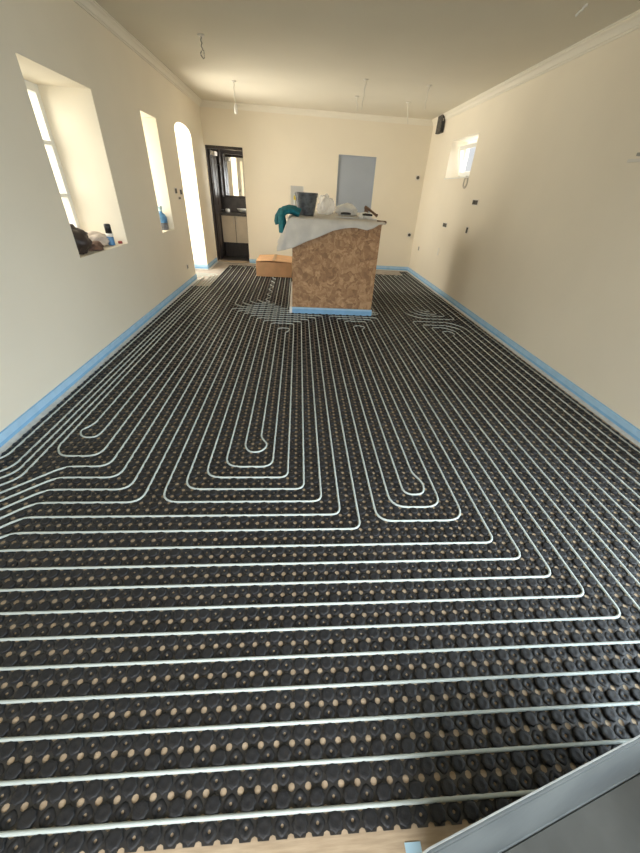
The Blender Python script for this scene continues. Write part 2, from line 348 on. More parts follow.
so = MB().lathe((-1.677, 9.718, 0.952), [(0.035, 0), (0.05, 0.02), (0.05, 0.06), (0.04, 0.075)], 16).build('soap_dish', WHITE, None, smooth=True)
tag(so, 'small pale soap pot on the left end of the dark worktop', 'soap pot')
mi = thing('wall_mirror', 'tall mirror above the washroom basin reflecting the pale room', 'mirror', (-1.277, 10.148, 1.25))
BX('mirror_pane', MIRROR, -1.757, -0.877, 10.143, 10.153, 1.28, 2.06, mi)
for a in ((-1.777, -1.757, 1.26, 2.08), (-0.877, -0.857, 1.26, 2.08), (-1.757, -0.877, 1.26, 1.28), (-1.757, -0.877, 2.06, 2.08)):
    BX('mirror_frame', DARKWOOD, a[0], a[1], 10.133, 10.167, a[2], a[3], mi)
sh = thing('wall_shelf_unit', 'tall dark shelf unit beside the washroom mirror', 'shelf', (-1.797, 9.968, 1.25))
BX('side', DARKWOOD, -1.946, -1.917, 9.868, 10.158, 1.25, 2.2, sh); BX('side', DARKWOOD, -1.812, -1.787, 9.868, 10.128, 1.25, 2.2, sh)
for z in (1.26, 1.55, 1.85, 2.17): BX('shelf', DARKWOOD, -1.915, -1.814, 9.878, 10.148, z, z+0.02, sh)

# ---------------------------------------------------------------- heating mat
X0, Y0 = 0.0458, 0.1842                # one pipe line of the lattice
P = 0.05
ISL = (-0.084, 1.068, 5.105, 6.80)
# ---------------------------------------------------------------- heating pipes
PR, PZ, DX, DY = 0.0060, 0.0092, -0.0212, 0.0142
CENTRES = []
def warp(y): return y + (0.0 if y < 3.5 else 0.05 if y < 6.2 else 0.10)
def fillet(pts):
    """pts: (x, y[, r]); every inner corner rounded with radius-like setback r"""
    pts = [(q[0], warp(q[1]), *q[2:]) for q in pts]
    out = [Vector((pts[0][0], pts[0][1]))]
    for i in range(1, len(pts)-1):
        a, b, c = [Vector((q[0], q[1])) for q in pts[i-1:i+2]]
        r = pts[i][2] if len(pts[i]) > 2 else 0.05
        d1_, d2_ = (a-b), (c-b); r = min(r, d1_.length*0.49, d2_.length*0.49)
        p, q = b + d1_.normalized()*r, b + d2_.normalized()*r
        for k in range(6):
            t = k/5; out.append(p*(1-t)**2 + b*2*t*(1-t) + q*t*t)
    out.append(Vector((pts[-1][0], pts[-1][1])))
    return out
def pipe(name, pts, label, n=8):
    c = [q + Vector((DX, DY)) for q in fillet(pts)]; CENTRES.append(c); c = [c[0]] + [q for p_, q in zip(c[:-1], c[1:]) if (q-p_).length > 1e-4]
    N = len(c); V = []
    for i, p_ in enumerate(c):
        t1 = (c[i]-c[i-1]).normalized() if i else None; t2 = (c[i+1]-c[i]).normalized() if i < N-1 else None
        t = ((t1 or t2) + (t2 or t1)).normalized(); nx = Vector((-t.y, t.x)); s = 1.0/max(0.5, nx.dot(Vector((-(t2 or t1).y, (t2 or t1).x))))
        for k in range(n):
            a = 2*math.pi*k/n; V.append((p_.x + nx.x*PR*s*math.cos(a), p_.y + nx.y*PR*s*math.cos(a), PZ + PR*math.sin(a)))
    F = [(j*n+k, j*n+(k+1) % n, (j+1)*n+(k+1) % n, (j+1)*n+k) for j in range(N-1) for k in range(n)] + [tuple(range(n)), tuple(range((N-1)*n, N*n))]
    o = MB().add(V, F).build(name, PIPE, None, smooth=True, fix=True)
    return tag(o, label, 'pipe', 'white heating pipes on the mat')
WL = -1.842
NT = 8.32
def dg(x, y): return (WL, y-(x-WL))           # 45 degrees down-left to the wall
# pipes running along the left wall and away through the arch
ang = 6.9
for k, (x, yb, lab) in enumerate([(-1.783, 1.77, 'white pipe lying closest to the left wall'), (-1.683, 1.67, 'second white pipe out from the left wall'),
                                  (-1.633, 1.62, 'third white pipe out from the left wall, middle of a tight trio'), (-1.583, 1.57, 'fourth white pipe out from the left wall')]):
    ye = 7.12 + 0.10*k
    pipe('heating_pipe', [dg(x, yb), (x, yb, 0.05), (x, ye, 0.09), (-2.6, ye)], lab)
# left field: two nested hairpins fed from the row above
pipe('heating_pipe', [dg(-1.383, 1.67), (-1.383, 1.67, 0.06), (-1.133, 1.67, 0.08), (-1.133, NT, 0.07), (-1.233, NT, 0.07), (-1.233, 1.77, 0.09), (-1.47, 1.77, 0.05), (-1.533, 1.86, 0.04), (-1.533, NT-0.1, 0.07), (-1.433, NT-0.1, 0.07),
                      (-1.433, 2.13, 0.05), (-1.490, 2.05, 0.05), (-1.440, 1.97, 0.05), (-1.345, 1.97, 0.06), (-1.333, 2.08, 0.04), (-1.333, 8.36), (-1.333, 8.70)],
     'white pipe making the two nested hairpins beside the left wall')
pipe('heating_pipe', [dg(-1.383, 1.47), (-1.383, 1.47, 0.06), (-0.933, 1.47, 0.08), (-0.933, 5.12, 0.06), (-0.083, 5.12, 0.05), (-0.083, 5.02, 0.05), (-0.833, 5.02, 0.06), (-0.833, 1.37, 0.08), (-1.383, 1.37, 0.06), dg(-1.383, 1.37)],
     'white pipe loop left of the centre spiral, its top passing the counter corner')
serp = [(-0.46+0.055*(1 if k % 2 else -1), 7.35-0.165*k, 0.075) for k in range(12)]
pipe('heating_pipe', [dg(-1.383, 1.57), (-1.383, 1.57, 0.06), (-1.033, 1.57, 0.08), (-1.033, NT+0.04, 0.07), (-0.933, NT+0.04, 0.07), (-0.933, 5.36, 0.05), (-0.80, 5.22, 0.06), (-0.133, 5.22, 0.05), (-0.133, NT+0.08, 0.07), (-0.233, NT+0.08, 0.07),
                      (-0.233, 5.32, 0.05), (-0.70, 5.32, 0.06), (-0.833, 5.46, 0.05), (-0.833, NT-0.04, 0.07), (-0.733, NT-0.04, 0.07), (-0.733, 5.56, 0.05), (-0.60, 5.42, 0.05), (-0.333, 5.42, 0.05), (-0.333, NT, 0.07), (-0.433, NT, 0.07), (-0.433, 7.5, 0.05), *serp,
                      (-0.52, 5.50, 0.04), (-0.633, 5.68, 0.05), (-0.633, NT)],
     'white pipe with a wavy slack length in front of the cardboard box')
# centre double spiral
R_, C_ = 0.055, 0.10
pipe('heating_pipe', [dg(-1.383, 1.27), (-1.383, 1.27, 0.06), (0.267, 1.27, R_), (0.267, 4.82, R_), (-0.633, 4.82, R_), (-0.633, 1.47, C_), (0.067, 1.47, R_), (0.067, 4.62, R_), (-0.433, 4.62, R_), (-0.433, 1.67, C_), (-0.133, 1.67, 0.08),
                      (-0.133, 4.16, 0.03), (-0.080, 4.26, 0.05), (-0.10, 4.33, 0.04), (-0.233, 4.33, 0.06), (-0.233, 1.99, 0.04), (-0.175, 1.90, 0.05), (-0.22, 1.82, 0.05), (-0.30, 1.82, 0.05), (-0.333, 1.89, 0.04),
                      (-0.333, 4.52, R_), (-0.033, 4.52, R_), (-0.033, 1.57, R_), (-0.533, 1.57, C_), (-0.533, 4.72, R_), (0.167, 4.72, R_), (0.167, 1.37, R_), (-0.733, 1.37, C_), (-0.733, 4.92, R_), (0.367, 4.92, R_), (0.367, 1.17, R_), (-1.383, 1.17, 0.06), dg(-1.383, 1.17)],
     'white pipe wound into the double spiral in the middle of the floor')
# spiral right of centre
pipe('heating_pipe', [dg(-1.383, 1.07), (-1.383, 1.07, 0.06), (1.067, 1.07, 0.055), (1.067, 4.82, R_), (0.567, 4.82, R_), (0.567, 1.32, 0.10), (0.867, 1.32, 0.10), (0.867, 4.38, 0.03), (0.925, 4.47, 0.04), (0.88, 4.52, 0.04), (0.767, 4.52, 0.06), (0.767, 1.61, 0.04), (0.815, 1.52, 0.05), (0.79, 1.42, 0.06),
                      (0.667, 1.42, 0.08), (0.667, 4.72, R_), (0.967, 4.72, R_), (0.967, 1.22, 0.11), (0.467, 1.22, 0.09), (0.467, 4.92, R_), (1.167, 4.92, R_), (1.167, 0.97, 0.055), (-1.383, 0.97, 0.06), dg(-1.383, 0.97)],
     'white pipe wound into the narrower spiral just right of the middle')
pipe('heating_pipe', [dg(-1.383, 0.87), (-1.383, 0.87, 0.06), (1.267, 0.87, 0.055), (1.267, 8.12, 0.07), (1.367, 8.12, 0.07), (1.367, 0.77, 0.055), (-1.383, 0.77, 0.06), dg(-1.383, 0.77)], 'white pipe pair bending right, first outside the right-hand spiral')
pipe('heating_pipe', [dg(-1.383, 0.67), (-1.383, 0.67, 0.06), (1.467, 0.67, 0.055), (1.467, 8.15, 0.07), (1.567, 8.15, 0.07), (1.567, 0.57, 0.055), (-1.383, 0.57, 0.06), dg(-1.383, 0.57)], 'white pipe pair bending right, second outside the right-hand spiral')
pipe('heating_pipe', [dg(-1.383, 0.47), (-1.383, 0.47, 0.06), (1.667, 0.47, 0.055), (1.667, 4.82, 0.06), (2.20, 4.82, 0.10), (2.367, 4.62, 0.10), (2.367, 0.20, 0.07), (2.267, 0.20, 0.07), (2.267, 4.55, 0.08), (2.12, 4.67, 0.06), (1.767, 4.67, 0.06), (1.767, 0.37, 0.055), (-1.383, 0.37, 0.06), dg(-1.383, 0.37)],
     'white pipe loop on the right, its row fourth from the near mat edge')
pipe('heating_pipe', [dg(-1.383, 0.27), (-1.383, 0.27, 0.06), (1.867, 0.27, 0.055), (1.867, 4.57, 0.06), (2.06, 4.57, 0.06), (2.167, 4.44, 0.06), (2.167, 0.20, 0.07), (2.067, 0.20, 0.07), (2.067, 4.25, 0.03), (2.12, 4.32, 0.04), (2.08, 4.42, 0.04), (1.967, 4.42, 0.06), (1.967, 0.17, 0.055), (-1.383, 0.17, 0.06), dg(-1.383, 0.17)],
     'white pipe whose row lies nearest the cut front edge of the mat')
pipe('heating_pipe', [(2.567, 8.52), (2.567, 0.20, 0.07), (2.467, 0.20, 0.07), (2.467, 8.40, 0.07), (2.367, 8.30, 0.05), (2.367, 4.97, 0.06), (1.84, 4.97, 0.12), (1.667, 5.20, 0.10), (1.667, 8.12, 0.07), (1.767, 8.12, 0.07), (1.767, 5.30, 0.10), (1.92, 5.12, 0.10), (2.267, 5.12, 0.05),
                      (2.267, 8.12, 0.07), (2.167, 8.12, 0.07), (2.167, 5.22, 0.04), (1.98, 5.22, 0.08), (1.867, 5.38, 0.08), (1.867, 8.12, 0.07), (1.967, 8.12, 0.07), (1.967, 5.46, 0.04), (2.01, 5.34, 0.05), (2.11, 5.36, 0.04), (2.067, 5.48, 0.03), (2.067, 8.15)],
     'white pipe along the right wall, folding back in the far right field')
sp = [(1.152 + (0.028+0.0075*a)*math.cos(a), 5.13 + (0.028+0.0075*a)*math.sin(a), 0.02) for a in np.arange(0, 11.0, 0.55)]
pipe('heating_pipe', sp + [(1.195, 5.28, 0.03), (1.19, 5.5, 0.05), (1.167, 6.0), (1.167, 8.12)], 'white pipe curled into a small coil at the near right corner of the counter')

def mat_ok(x, y):
    if ISL[0]-0.03 < x < ISL[1]+0.02 and ISL[2]-0.04 < y < ISL[3]+0.03: return False
    if y > 6.50 and x < -1.578: return False
    if y > 8.58: return x > 2.38 and y < 8.76
    if y > 8.34 and 1.56 < x < 2.40: return False
    return True
nubs = []
ix0, ix1 = -38, 50
for i in range(ix0, ix1+1):
    for j in range(-1, 172):
        x, y = X0+P/2+P*i, Y0+P/2+P*j
        if y < 0.14 or not mat_ok(x, y): continue
        nubs.append((x, y, (i+j) % 2))
nubs = np.array(nubs)
# studs that a pipe runs across are pressed flat (kind 1, the low studs)
near = {}
for c_ in CENTRES:
    for p_, q_ in zip(c_[:-1], c_[1:]):
        L_ = (q_-p_).length
        for t in np.linspace(0, 1, max(2, int(L_/0.012)+1)):
            w_ = p_.lerp(q_, float(t)); near.setdefault((int(math.floor(w_.x/P)), int(math.floor(w_.y/P))), []).append((w_.x, w_.y))
for r_ in nubs:
    if r_[2] != 0: continue
    g = (int(math.floor(r_[0]/P)), int(math.floor(r_[1]/P)))
    for a_ in (-1, 0, 1):
        for b_ in (-1, 0, 1):
            for (x_, y_) in near.get((g[0]+a_, g[1]+b_), ()):
                if (x_-r_[0])**2 + (y_-r_[1])**2 < 0.0185**2: r_[2] = 1

def raw_mesh(name, verts, polys):
    """polys: list of int arrays (n, k)"""
    me = bpy.data.meshes.new(name); me.vertices.add(len(verts)); me.vertices.foreach_set('co', np.asarray(verts, np.float32).ravel())
    loops = np.concatenate([p.ravel() for p in polys]); tot = np.concatenate([np.full(len(p), p.shape[1]) for p in polys])
    st = np.concatenate([[0], np.cumsum(tot)[:-1]])
    me.loops.add(len(loops)); me.loops.foreach_set('vertex_index', loops.astype(np.int32))
    me.polygons.add(len(tot)); me.polygons.foreach_set('loop_start', st.astype(np.int32)); me.polygons.foreach_set('loop_total', tot.astype(np.int32))
    me.update(calc_edges=True); me.validate()
    return me
def tile(base_v, base_f, xy, rots=None):
    """copies of (base_v, {k: faces}) at every xy"""
    base_v = np.asarray(base_v); n, k = len(xy), len(base_v)
    V = np.broadcast_to(base_v, (n, k, 3)).copy(); V[:, :, :2] += xy[:, None, :2]
    off = (np.arange(n)*k)[:, None, None]
    return V.reshape(-1, 3), [(np.asarray(f)[None] + off).reshape(-1, np.asarray(f).shape[1]) for f in base_f]
def merge(parts):
    V = []; F = []; o = 0
    for v_, f_ in parts:
        V.append(v_); F += [q+o for q in f_]; o += len(v_)
    return np.concatenate(V), F

def rings(profile, n, lobes=0, lob=0.0, phase=0.0):
    V = []
    for r, z in profile:
        for k in range(n):
            a = 2*math.pi*k/n + phase
            rr = r*(1 + (lob*math.cos(lobes*a) if lobes else 0)); V.append((rr*math.cos(a), rr*math.sin(a), z))
    F = [(j*n+k, j*n+(k+1) % n, (j+1)*n+(k+1) % n, (j+1)*n+k) for j in range(len(profile)-1) for k in range(n)]
    return V, F
def nub_shape(kind, n):
    if kind == 0:   # closed dome with scalloped side and dished top
        V, F = rings([(0.0205, 0.002), (0.0225, 0.0095), (0.0185, 0.0120), (0.0085, 0.0112)] if n > 10 else [(0.020, 0.002), (0.0215, 0.0098), (0.0160, 0.0118)], n, 8 if n > 10 else 0, 0.085)
        b = len(V); V.append((0, 0, 0.0098 if n > 10 else 0.0116)); m_ = b-n
        return V, [F, [(m_+k, m_+(k+1) % n, b) for k in range(n)]]
    V, F = rings([(0.0205, 0.002), (0.0195, 0.0042), (0.0130, 0.0050), (0.0065, 0.0042), (0.0042, 0.0022)] if n > 10 else [(0.020, 0.002), (0.017, 0.0048), (0.0065, 0.0035)], n, 4 if n > 10 else 0, 0.08, 0.0)
    return V, [F]
def cell_shape(kind):
    h, r = P/2, 0.0100; V = []
    for cx, cy, a0 in ((h, h, 180), (-h, h, 270), (-h, -h, 0), (h, -h, 90)):
        for k in (0, 45, 90):
            a = math.radians(a0 + 90 - k); V.append((cx + r*math.cos(a), cy + r*math.sin(a), 0.0025))
    if kind == 0: return V, [[tuple(range(12))]]
    n = 12
    for k in range(n):
        a = math.atan2(V[k][1], V[k][0]); V.append((0.0045*math.cos(a), 0.0045*math.sin(a), 0.0025))
    return V, [[(k, (k+1) % n, n+(k+1) % n, n+k) for k in range(n)]]

hm = thing('heating_mat', 'black studded underfloor heating mat covering nearly the whole floor', 'heating mat', (0, 0, 0))
cellp = []
for k in (0, 1):
    cellp.append(tile(*cell_shape(k), nubs[nubs[:, 2] == k]))
V_, F_ = merge(cellp)
me = raw_mesh('base_sheet', V_, F_); me.materials.append(BLACKSHEET)
sheet = bpy.data.objects.new('base_sheet', me); COL.objects.link(sheet); sheet.parent = hm

# the nubs that show largest in the picture are single parts; the rest is one field
rank = []
for idx, (x, y, k) in enumerate(nubs):
    if y > 1.2: continue
    px, py, z = project((x, y, 0.012))
    if -12 < px < 652 and -12 < py < 865 and not (py > 853-(px-415)*0.545 and px > 415): rank.append((z, idx))
rank.sort(); single = {i for _, i in rank[:300]}
nub_me = []
for k in (0, 1):
    V_, F_ = nub_shape(k, 16); me = raw_mesh('nub', np.array(V_), [np.array(f) for f in F_]); me.materials.append(BLACK); nub_me.append(me)
for i in sorted(single):
    x, y, k = nubs[i]; o = bpy.data.objects.new('nub', nub_me[int(k)]); COL.objects.link(o); o.location = (x, y, 0); o.parent = hm
rest = np.array([q for i, q in enumerate(nubs) if i not in single])
fp = []
for k in (0, 1):
    for lo, hi, n in ((-1, 1.9, 16), (1.9, 99, 8)):
        sel = rest[(rest[:, 2] == k) & (rest[:, 1] >= lo) & (rest[:, 1] < hi)]
        if len(sel): fp.append(tile(*nub_shape(k, n), sel))
V_, F_ = merge(fp)
me = raw_mesh('nub_field', V_, F_); me.materials.append(BLACK)
fo = bpy.data.objects.new('nub_field', me); COL.objects.link(fo); fo.parent = hm; fo['kind'] = 'stuff'

# ---------------------------------------------------------------- counter clad in board
c = thing('counter', 'tall counter clad in brown strand board standing on the mat', 'counter', (0.53, 6.2, 0))
ZT = 1.16
BX('front_panel', OSB, ISL[0], ISL[1], ISL[2], ISL[2]+0.018, 0.0, ZT, c)
BX('side_panel', OSB, ISL[0], ISL[0]+0.018, ISL[2]+0.019, ISL[3], 0.0, ZT, c)
BX('side_panel', OSB, ISL[1]-0.018, ISL[1], ISL[2]+0.019, ISL[3], 0.0, ZT, c)
BX('back_panel', OSB, ISL[0]+0.019, ISL[1]-0.019, ISL[3]-0.018, ISL[3], 0.0, ZT, c)
BX('top_board', OSB, ISL[0]-0.01, ISL[1]+0.01, ISL[2]-0.01, ISL[3]+0.01, ZT+0.001, ZT+0.02, c)
e1 = BX('edge_strip', STRIP, ISL[0]-0.005, ISL[1]+0.015, ISL[2]-0.012, ISL[2]-0.001, 0.0, 0.088, c); e1['label'] = 'blue foam edge strip'
BX('fold_line', STRIPLIGHT, ISL[0]-0.004, ISL[1]+0.014, ISL[2]-0.0145, ISL[2]-0.0122, 0.065, 0.087, e1)
e2 = BX('edge_strip', WHITE, ISL[0]-0.040, ISL[0]-0.001, ISL[2]-0.02, ISL[3], 0.0, 0.085, c); e2['label'] = 'white edge strip along the left side'

# dust sheet
hx = [q-0.038 for q in (-0.30, -0.15, -0.03, 0.117, 0.308, 0.47, 0.62, 0.76, 0.906, 0.993, 1.10, 1.14)]
hz = [0.80, 0.82, 0.858, 0.923, 1.0, 1.07, 1.105, 1.12, 1.10, 1.125, 1.19, 1.19]
def sheet_mesh():
    NX, NY = 60, 40; V = []; ZS = ZT+0.028
    for i in range(NX+1):
        s = ISL[0]-0.38 + (ISL[1]-ISL[0]+0.415)*i/NX                   # across; below ISL[0]-0.015 it hangs down the left side
        for j in range(NY+1):
            t = -1.0 + 3.0*j/NY                          # -1..0 front hang, 0..2 top
            ed = ISL[0]-0.016
            over = max(0.0, ed - s)
            x = s if over == 0 else ed - 0.03 - over*0.42
            ztop = ZS - (0 if over == 0 else over*0.92) + 0.010*noise.noise((s*5, t*4, 2.0)) + 0.006*noise.noise((s*13, t*9, 5.0))
            if over == 0: ztop = max(ztop, ZT+0.023)
            if t >= 0:
                y = ISL[2]-0.022 + t*(1.05 - 0.12*math.sin(s*4)) ; z = ztop
                if over > 0: z += 0.02*math.sin(t*9)*over*4; x += 0.04*math.sin(t*8)*over*2
            else:
                hem = np.interp(x, hx, hz); hem = min(hem, ztop-0.012)
                k = -t; z = ztop + (hem-ztop)*k
                y = ISL[2]-0.024 - 0.028*math.sin(min(1, k*1.5)*math.pi/2) - 0.034*k*(0.5+0.5*math.sin(s*15+k*2.5+1.5*math.sin(s*6))) - over*0.02
            V.append((x, y, z))
    F = [(i*(NY+1)+j, (i+1)*(NY+1)+j, (i+1)*(NY+1)+j+1, i*(NY+1)+j+1) for i in range(NX) for j in range(NY)]
    o = MB().add(V, F).build('dust_sheet', SHEET, None, smooth=True)
    md = o.modifiers.new('solid', 'SOLIDIFY'); md.thickness = 0.004; md.offset = 0
    return o
tag(sheet_mesh(), 'grey cotton dust sheet draped over the top of the counter', 'dust sheet')
ZS = ZT+0.036

# things on the counter
b = thing('bucket', 'dark grey builder bucket standing on the draped counter', 'bucket', (0.135, 5.60, ZS))
MB().lathe((0.135, 5.60, ZS), [(0.106, 0), (0.112, 0.01), (0.150, 0.235), (0.155, 0.237), (0.155, 0.257), (0.146, 0.257), (0.142, 0.235), (0.104, 0.012), (0.002, 0.012)], 28).build('shell', BUCKET, b, smooth=False)
MB().tube([(0.135+0.160*math.cos(a), 5.60-0.160*abs(math.sin(a))*0.55-0.0, ZS+0.240-0.08*abs(math.sin(a))) for a in np.linspace(0, math.pi, 15)], 0.004).build('handle', STEEL, b, smooth=True)
def ribbon(path, width, th, nx=7, wob=0.012):
    path = [Vector(p) for p in path]; V = []; N = len(path)
    for side in (1, -1):
        for i, p_ in enumerate(path):
            t = (path[min(i+1, N-1)]-path[max(i-1, 0)]).normalized(); nrm = Vector((t.z, 0, -t.x))
            if nrm.length < 1e-3: nrm = Vector((0, 0, 1))
            nrm.normalize()
            for k in range(nx):
                q = k/(nx-1)-0.5
                V.append(p_ + Vector((0, width*q, 0)) + nrm*(side*th*0.5*(1-(2*q)**4) + wob*math.sin(k*2.1+i*0.9)))
    M = N*nx; F = []
    for s in (0, 1):
        for i in range(N-1):
            for k in range(nx-1): F.append((s*M+i*nx+k, s*M+(i+1)*nx+k, s*M+(i+1)*nx+k+1, s*M+i*nx+k+1))
    for i in range(N-1):
        F.append((i*nx, (i+1)*nx, M+(i+1)*nx, M+i*nx)); F.append((i*nx+nx-1, (i+1)*nx+nx-1, M+(i+1)*nx+nx-1, M+i*nx+nx-1))
    for i in (0, N-1):
        for k in range(nx-1): F.append((i*nx+k, i*nx+k+1, M+i*nx+k+1, M+i*nx+k))
    return V, F
tl = thing('teal_garment', 'teal fabric garment hanging over the left corner of the counter', 'garment', (-0.12, 5.2, ZS))
MB().add(*ribbon([(0.05, 5.22, ZS+0.032), (-0.02, 5.22, ZS+0.06), (-0.09, 5.20, ZS+0.065), (-0.150, 5.18, ZS+0.055), (-0.185, 5.15, ZS+0.005), (-0.178, 5.12, ZS-0.06), (-0.172, 5.10, ZS-0.12), (-0.168, 5.09, ZS-0.185)], 0.22, 0.085)).build('sleeve', TEAL, tl, smooth=True)
MB().add(*ribbon([(-0.06, 5.36, ZS+0.050), (-0.14, 5.36, ZS+0.058), (-0.205, 5.34, ZS+0.035), (-0.245, 5.32, ZS-0.02), (-0.25, 5.30, ZS-0.075), (-0.24, 5.29, ZS-0.11)], 0.13, 0.055)).build('collar_fold', TEAL, tl, smooth=True)
wb = thing('white_carton', 'upright white carton standing behind the bucket', 'carton', (0.0, 6.3, ZS))
BX('carton_body', PAPER, -0.095, 0.105, 6.30, 6.38, ZS, ZS+0.33, wb, bevel=0.004)
BX('lid_flap', PAPER, -0.093, 0.103, 6.29, 6.297, ZS+0.25, ZS+0.325, wb)
ys = thing('glue_bottle', 'small white bottle with a yellow cap left of the bucket', 'bottle', (-0.012, 6.05, ZS))
MB().lathe((-0.012, 6.05, ZS), [(0.026, 0), (0.028, 0.01), (0.028, 0.14), (0.018, 0.155)], 16).build('bottle_body', WHITE, ys, smooth=True)
MB().lathe((-0.012, 6.05, ZS+0.156), [(0.030, 0), (0.032, 0.01), (0.030, 0.05), (0.012, 0.065)], 16).build('cap', YELLOW, ys, smooth=True)
def lump(name, c0, rad, material, seed, amp=0.35, sub=4, floor=None, label='', cat='bag', freq=5.0):
    bm = bmesh.new(); bmesh.ops.create_icosphere(bm, subdivisions=sub, radius=1.0)
    for v_ in bm.verts:
        d = v_.co.normalized(); n_ = noise.noise(d*1.8+Vector((seed, 0, 0)))*amp + noise.noise(d*freq+Vector((0, seed, 0)))*amp*0.45 + abs(noise.noise(d*freq*2+Vector((0, 0, seed))))*amp*0.25
        q = d*(1+n_); p_ = Vector((q.x*rad[0], q.y*rad[1], q.z*rad[2])) + Vector(c0)
        if floor is not None and p_.z < floor: p_.z = floor + 0.001*(p_.z-floor)
        v_.co = p_
    me_ = bpy.data.meshes.new(name); bm.to_mesh(me_); bm.free(); me_.materials.append(material)
    for f in me_.polygons: f.use_smooth = True
    o = bpy.data.objects.new(name, me_); COL.objects.link(o)
    return tag(o, label, cat)
lump('plastic_bag', (0.735, 6.0, ZS+0.06), (0.17, 0.20, 0.085), BAG, 3.1, 0.30, floor=ZS, label='crumpled white plastic bag lying in the middle of the counter top')
lump('plastic_wrap', (0.43, 5.95, ZS+0.10), (0.12, 0.14, 0.14), FILM, 8.4, 0.30, floor=ZS, label='clear crumpled plastic wrap beside the bucket', cat='plastic wrap')
lump('plastic_sheet', (0.99, 5.72, ZS+0.02), (0.09, 0.12, 0.045), BAG, 5.7, 0.30, floor=ZS, label='flat crumpled white plastic at the right end of the counter', cat='plastic sheet')
def trowel(x, y, ang, label):
    t = thing('trowel', label, 'trowel', (x, y, ZS))
    M_ = Matrix.Translation((x, y, ZS)) @ Matrix.Rotation(ang, 4, 'Z')
    def tr(vs): return [tuple(M_ @ Vector(q)) for q in vs]
    bl = MB().box(-0.14, 0.14, -0.055, 0.055, 0.0, 0.004); bl.v = tr(bl.v); bl.build('blade', STEEL, t)
    nk = MB().tube(tr([(-0.05, 0, 0.004), (-0.05, 0, 0.03), (0.0, 0, 0.045)]), 0.006); nk.build('tang', STEEL, t, smooth=True)
    hd_ = MB().tube(tr([(-0.07, 0, 0.045), (-0.03, 0, 0.048), (0.03, 0, 0.048), (0.07, 0, 0.045)]), [0.011, 0.015, 0.015, 0.012]); hd_.build('handle', BLACKCAP, t, smooth=True)
trowel(0.67, 5.45, 0.1, 'steel plastering trowel in front of the white bag')
trowel(0.98, 5.48, -0.25, 'steel plastering trowel at the right end of the counter')
st = thing('wooden_float_handle', 'short brown wooden stick lying raised at the right end of the counter', 'stick', (1.08, 5.9, ZS))
MB().tube([(1.03, 6.02, ZS+0.115), (1.045, 6.0, ZS+0.112), (1.12, 5.92, ZS+0.07), (1.17, 5.86, ZS+0.035), (1.185, 5.84, ZS+0.028)], [0.026, 0.022, 0.016, 0.018, 0.024], 10).build('stick_shaft', BROWNWOOD, st, smooth=True)
BX('stick_foot', BROWNWOOD, 1.02, 1.08, 6.0, 6.05, ZS, ZS+0.105, st, bevel=0.004)
kb = MB().tube([(1.06, 5.16, ZS-0.004), (1.12, 5.14, ZS-0.006), (1.165, 5.12, ZS-0.012), (1.18, 5.115, ZS-0.014)], [0.013, 0.013, 0.020, 0.012], 10).build('brush_handle', BROWNWOOD, None, smooth=True)
tag(kb, 'brown wooden brush handle poking out at the right front corner of the counter', 'handle')

# cardboard box left of the counter
cb = thing('cardboard_box', 'closed brown cardboard box on the mat left of the counter', 'box', (-0.42, 7.8, 0))
bx0, bx1, by0, by1, bz = -0.835, -0.135, 7.47, 8.27, 0.29; Z0 = 0.017
BX('box_body', CARD, bx0, bx1, by0, by1, Z0, bz-0.004, cb, bevel=0.004)
def flap(pts): return MB().add(pts + [(x, y, z+0.004) for x, y, z in pts], [(0,1,2,3),(7,6,5,4),(0,4,5,1),(1,5,6,2),(2,6,7,3),(3,7,4,0)])
xm = (bx0+bx1)/2
flap([(bx0, by0-0.004, bz-0.002), (xm-0.003, by0-0.03, bz+0.022), (xm-0.003, by1, bz+0.02), (bx0, by1, bz-0.002)]).build('flap', CARD, cb)
flap([(xm+0.003, by0-0.03, bz+0.018), (bx1, by0-0.004, bz-0.002), (bx1, by1, bz-0.002), (xm+0.003, by1, bz+0.016)]).build('flap', CARD, cb)
flap([(xm-0.03, by0-0.025, bz+0.025), (xm+0.03, by0-0.025, bz+0.023), (xm+0.03, by1, bz+0.023), (xm-0.03, by1, bz+0.025)]).build('tape', CARDTAPE, cb)

# ---------------------------------------------------------------- sills
lump('rubbish_bag', (-2.00, 3.62, 0.985), (0.115, 0.17, 0.115), mat('dark_bag', (0.045, 0.032, 0.028), 0.45, var=0.4, scale=18, bump=0.6, bscale=30), 1.7, 0.3, floor=0.882, label='dark brown crumpled bag at the near end of the deep window sill', cat='bag')
lump('crumpled_wrapping', (-2.09, 4.08, 0.925), (0.12, 0.26, 0.07), SCRIM, 4.4, 0.4, floor=0.882, label='crumpled pale pinkish wrapping lying on the deep window sill', cat='wrapping')
lump('brown_rag', (-1.945, 3.86, 0.905), (0.06, 0.09, 0.045), mat('brown_rag', (0.16, 0.09, 0.06), 0.8, var=0.3, scale=20), 6.4, 0.35, floor=0.882, label='small brown rag in front of the pale wrapping on the sill', cat='rag')
bt = thing('spray_can', 'small can with black cap and blue body on the deep window sill', 'can', (-1.955, 4.22, 0.88))
MB().lathe((-1.955, 4.22, 0.881), [(0.030, 0), (0.033, 0.005), (0.033, 0.075), (0.030, 0.08)], 18).build('can_body', BLUEPLASTIC, bt, smooth=True)
MB().lathe((-1.955, 4.22, 0.961), [(0.0335, 0), (0.0335, 0.03)], 18).build('label_band', PAPER, bt, smooth=True)
MB().lathe((-1.955, 4.22, 0.991), [(0.031, 0), (0.031, 0.075), (0.026, 0.085)], 18).build('cap', BLACKCAP, bt, smooth=True)
rc = MB().lathe((-1.93, 4.37, 0.881), [(0.02, 0), (0.022, 0.004), (0.021, 0.02), (0.017, 0.024)], 14).build('bottle_cap', RED, None, smooth=True)
tag(rc, 'small red bottle cap at the far end of the deep window sill', 'cap')
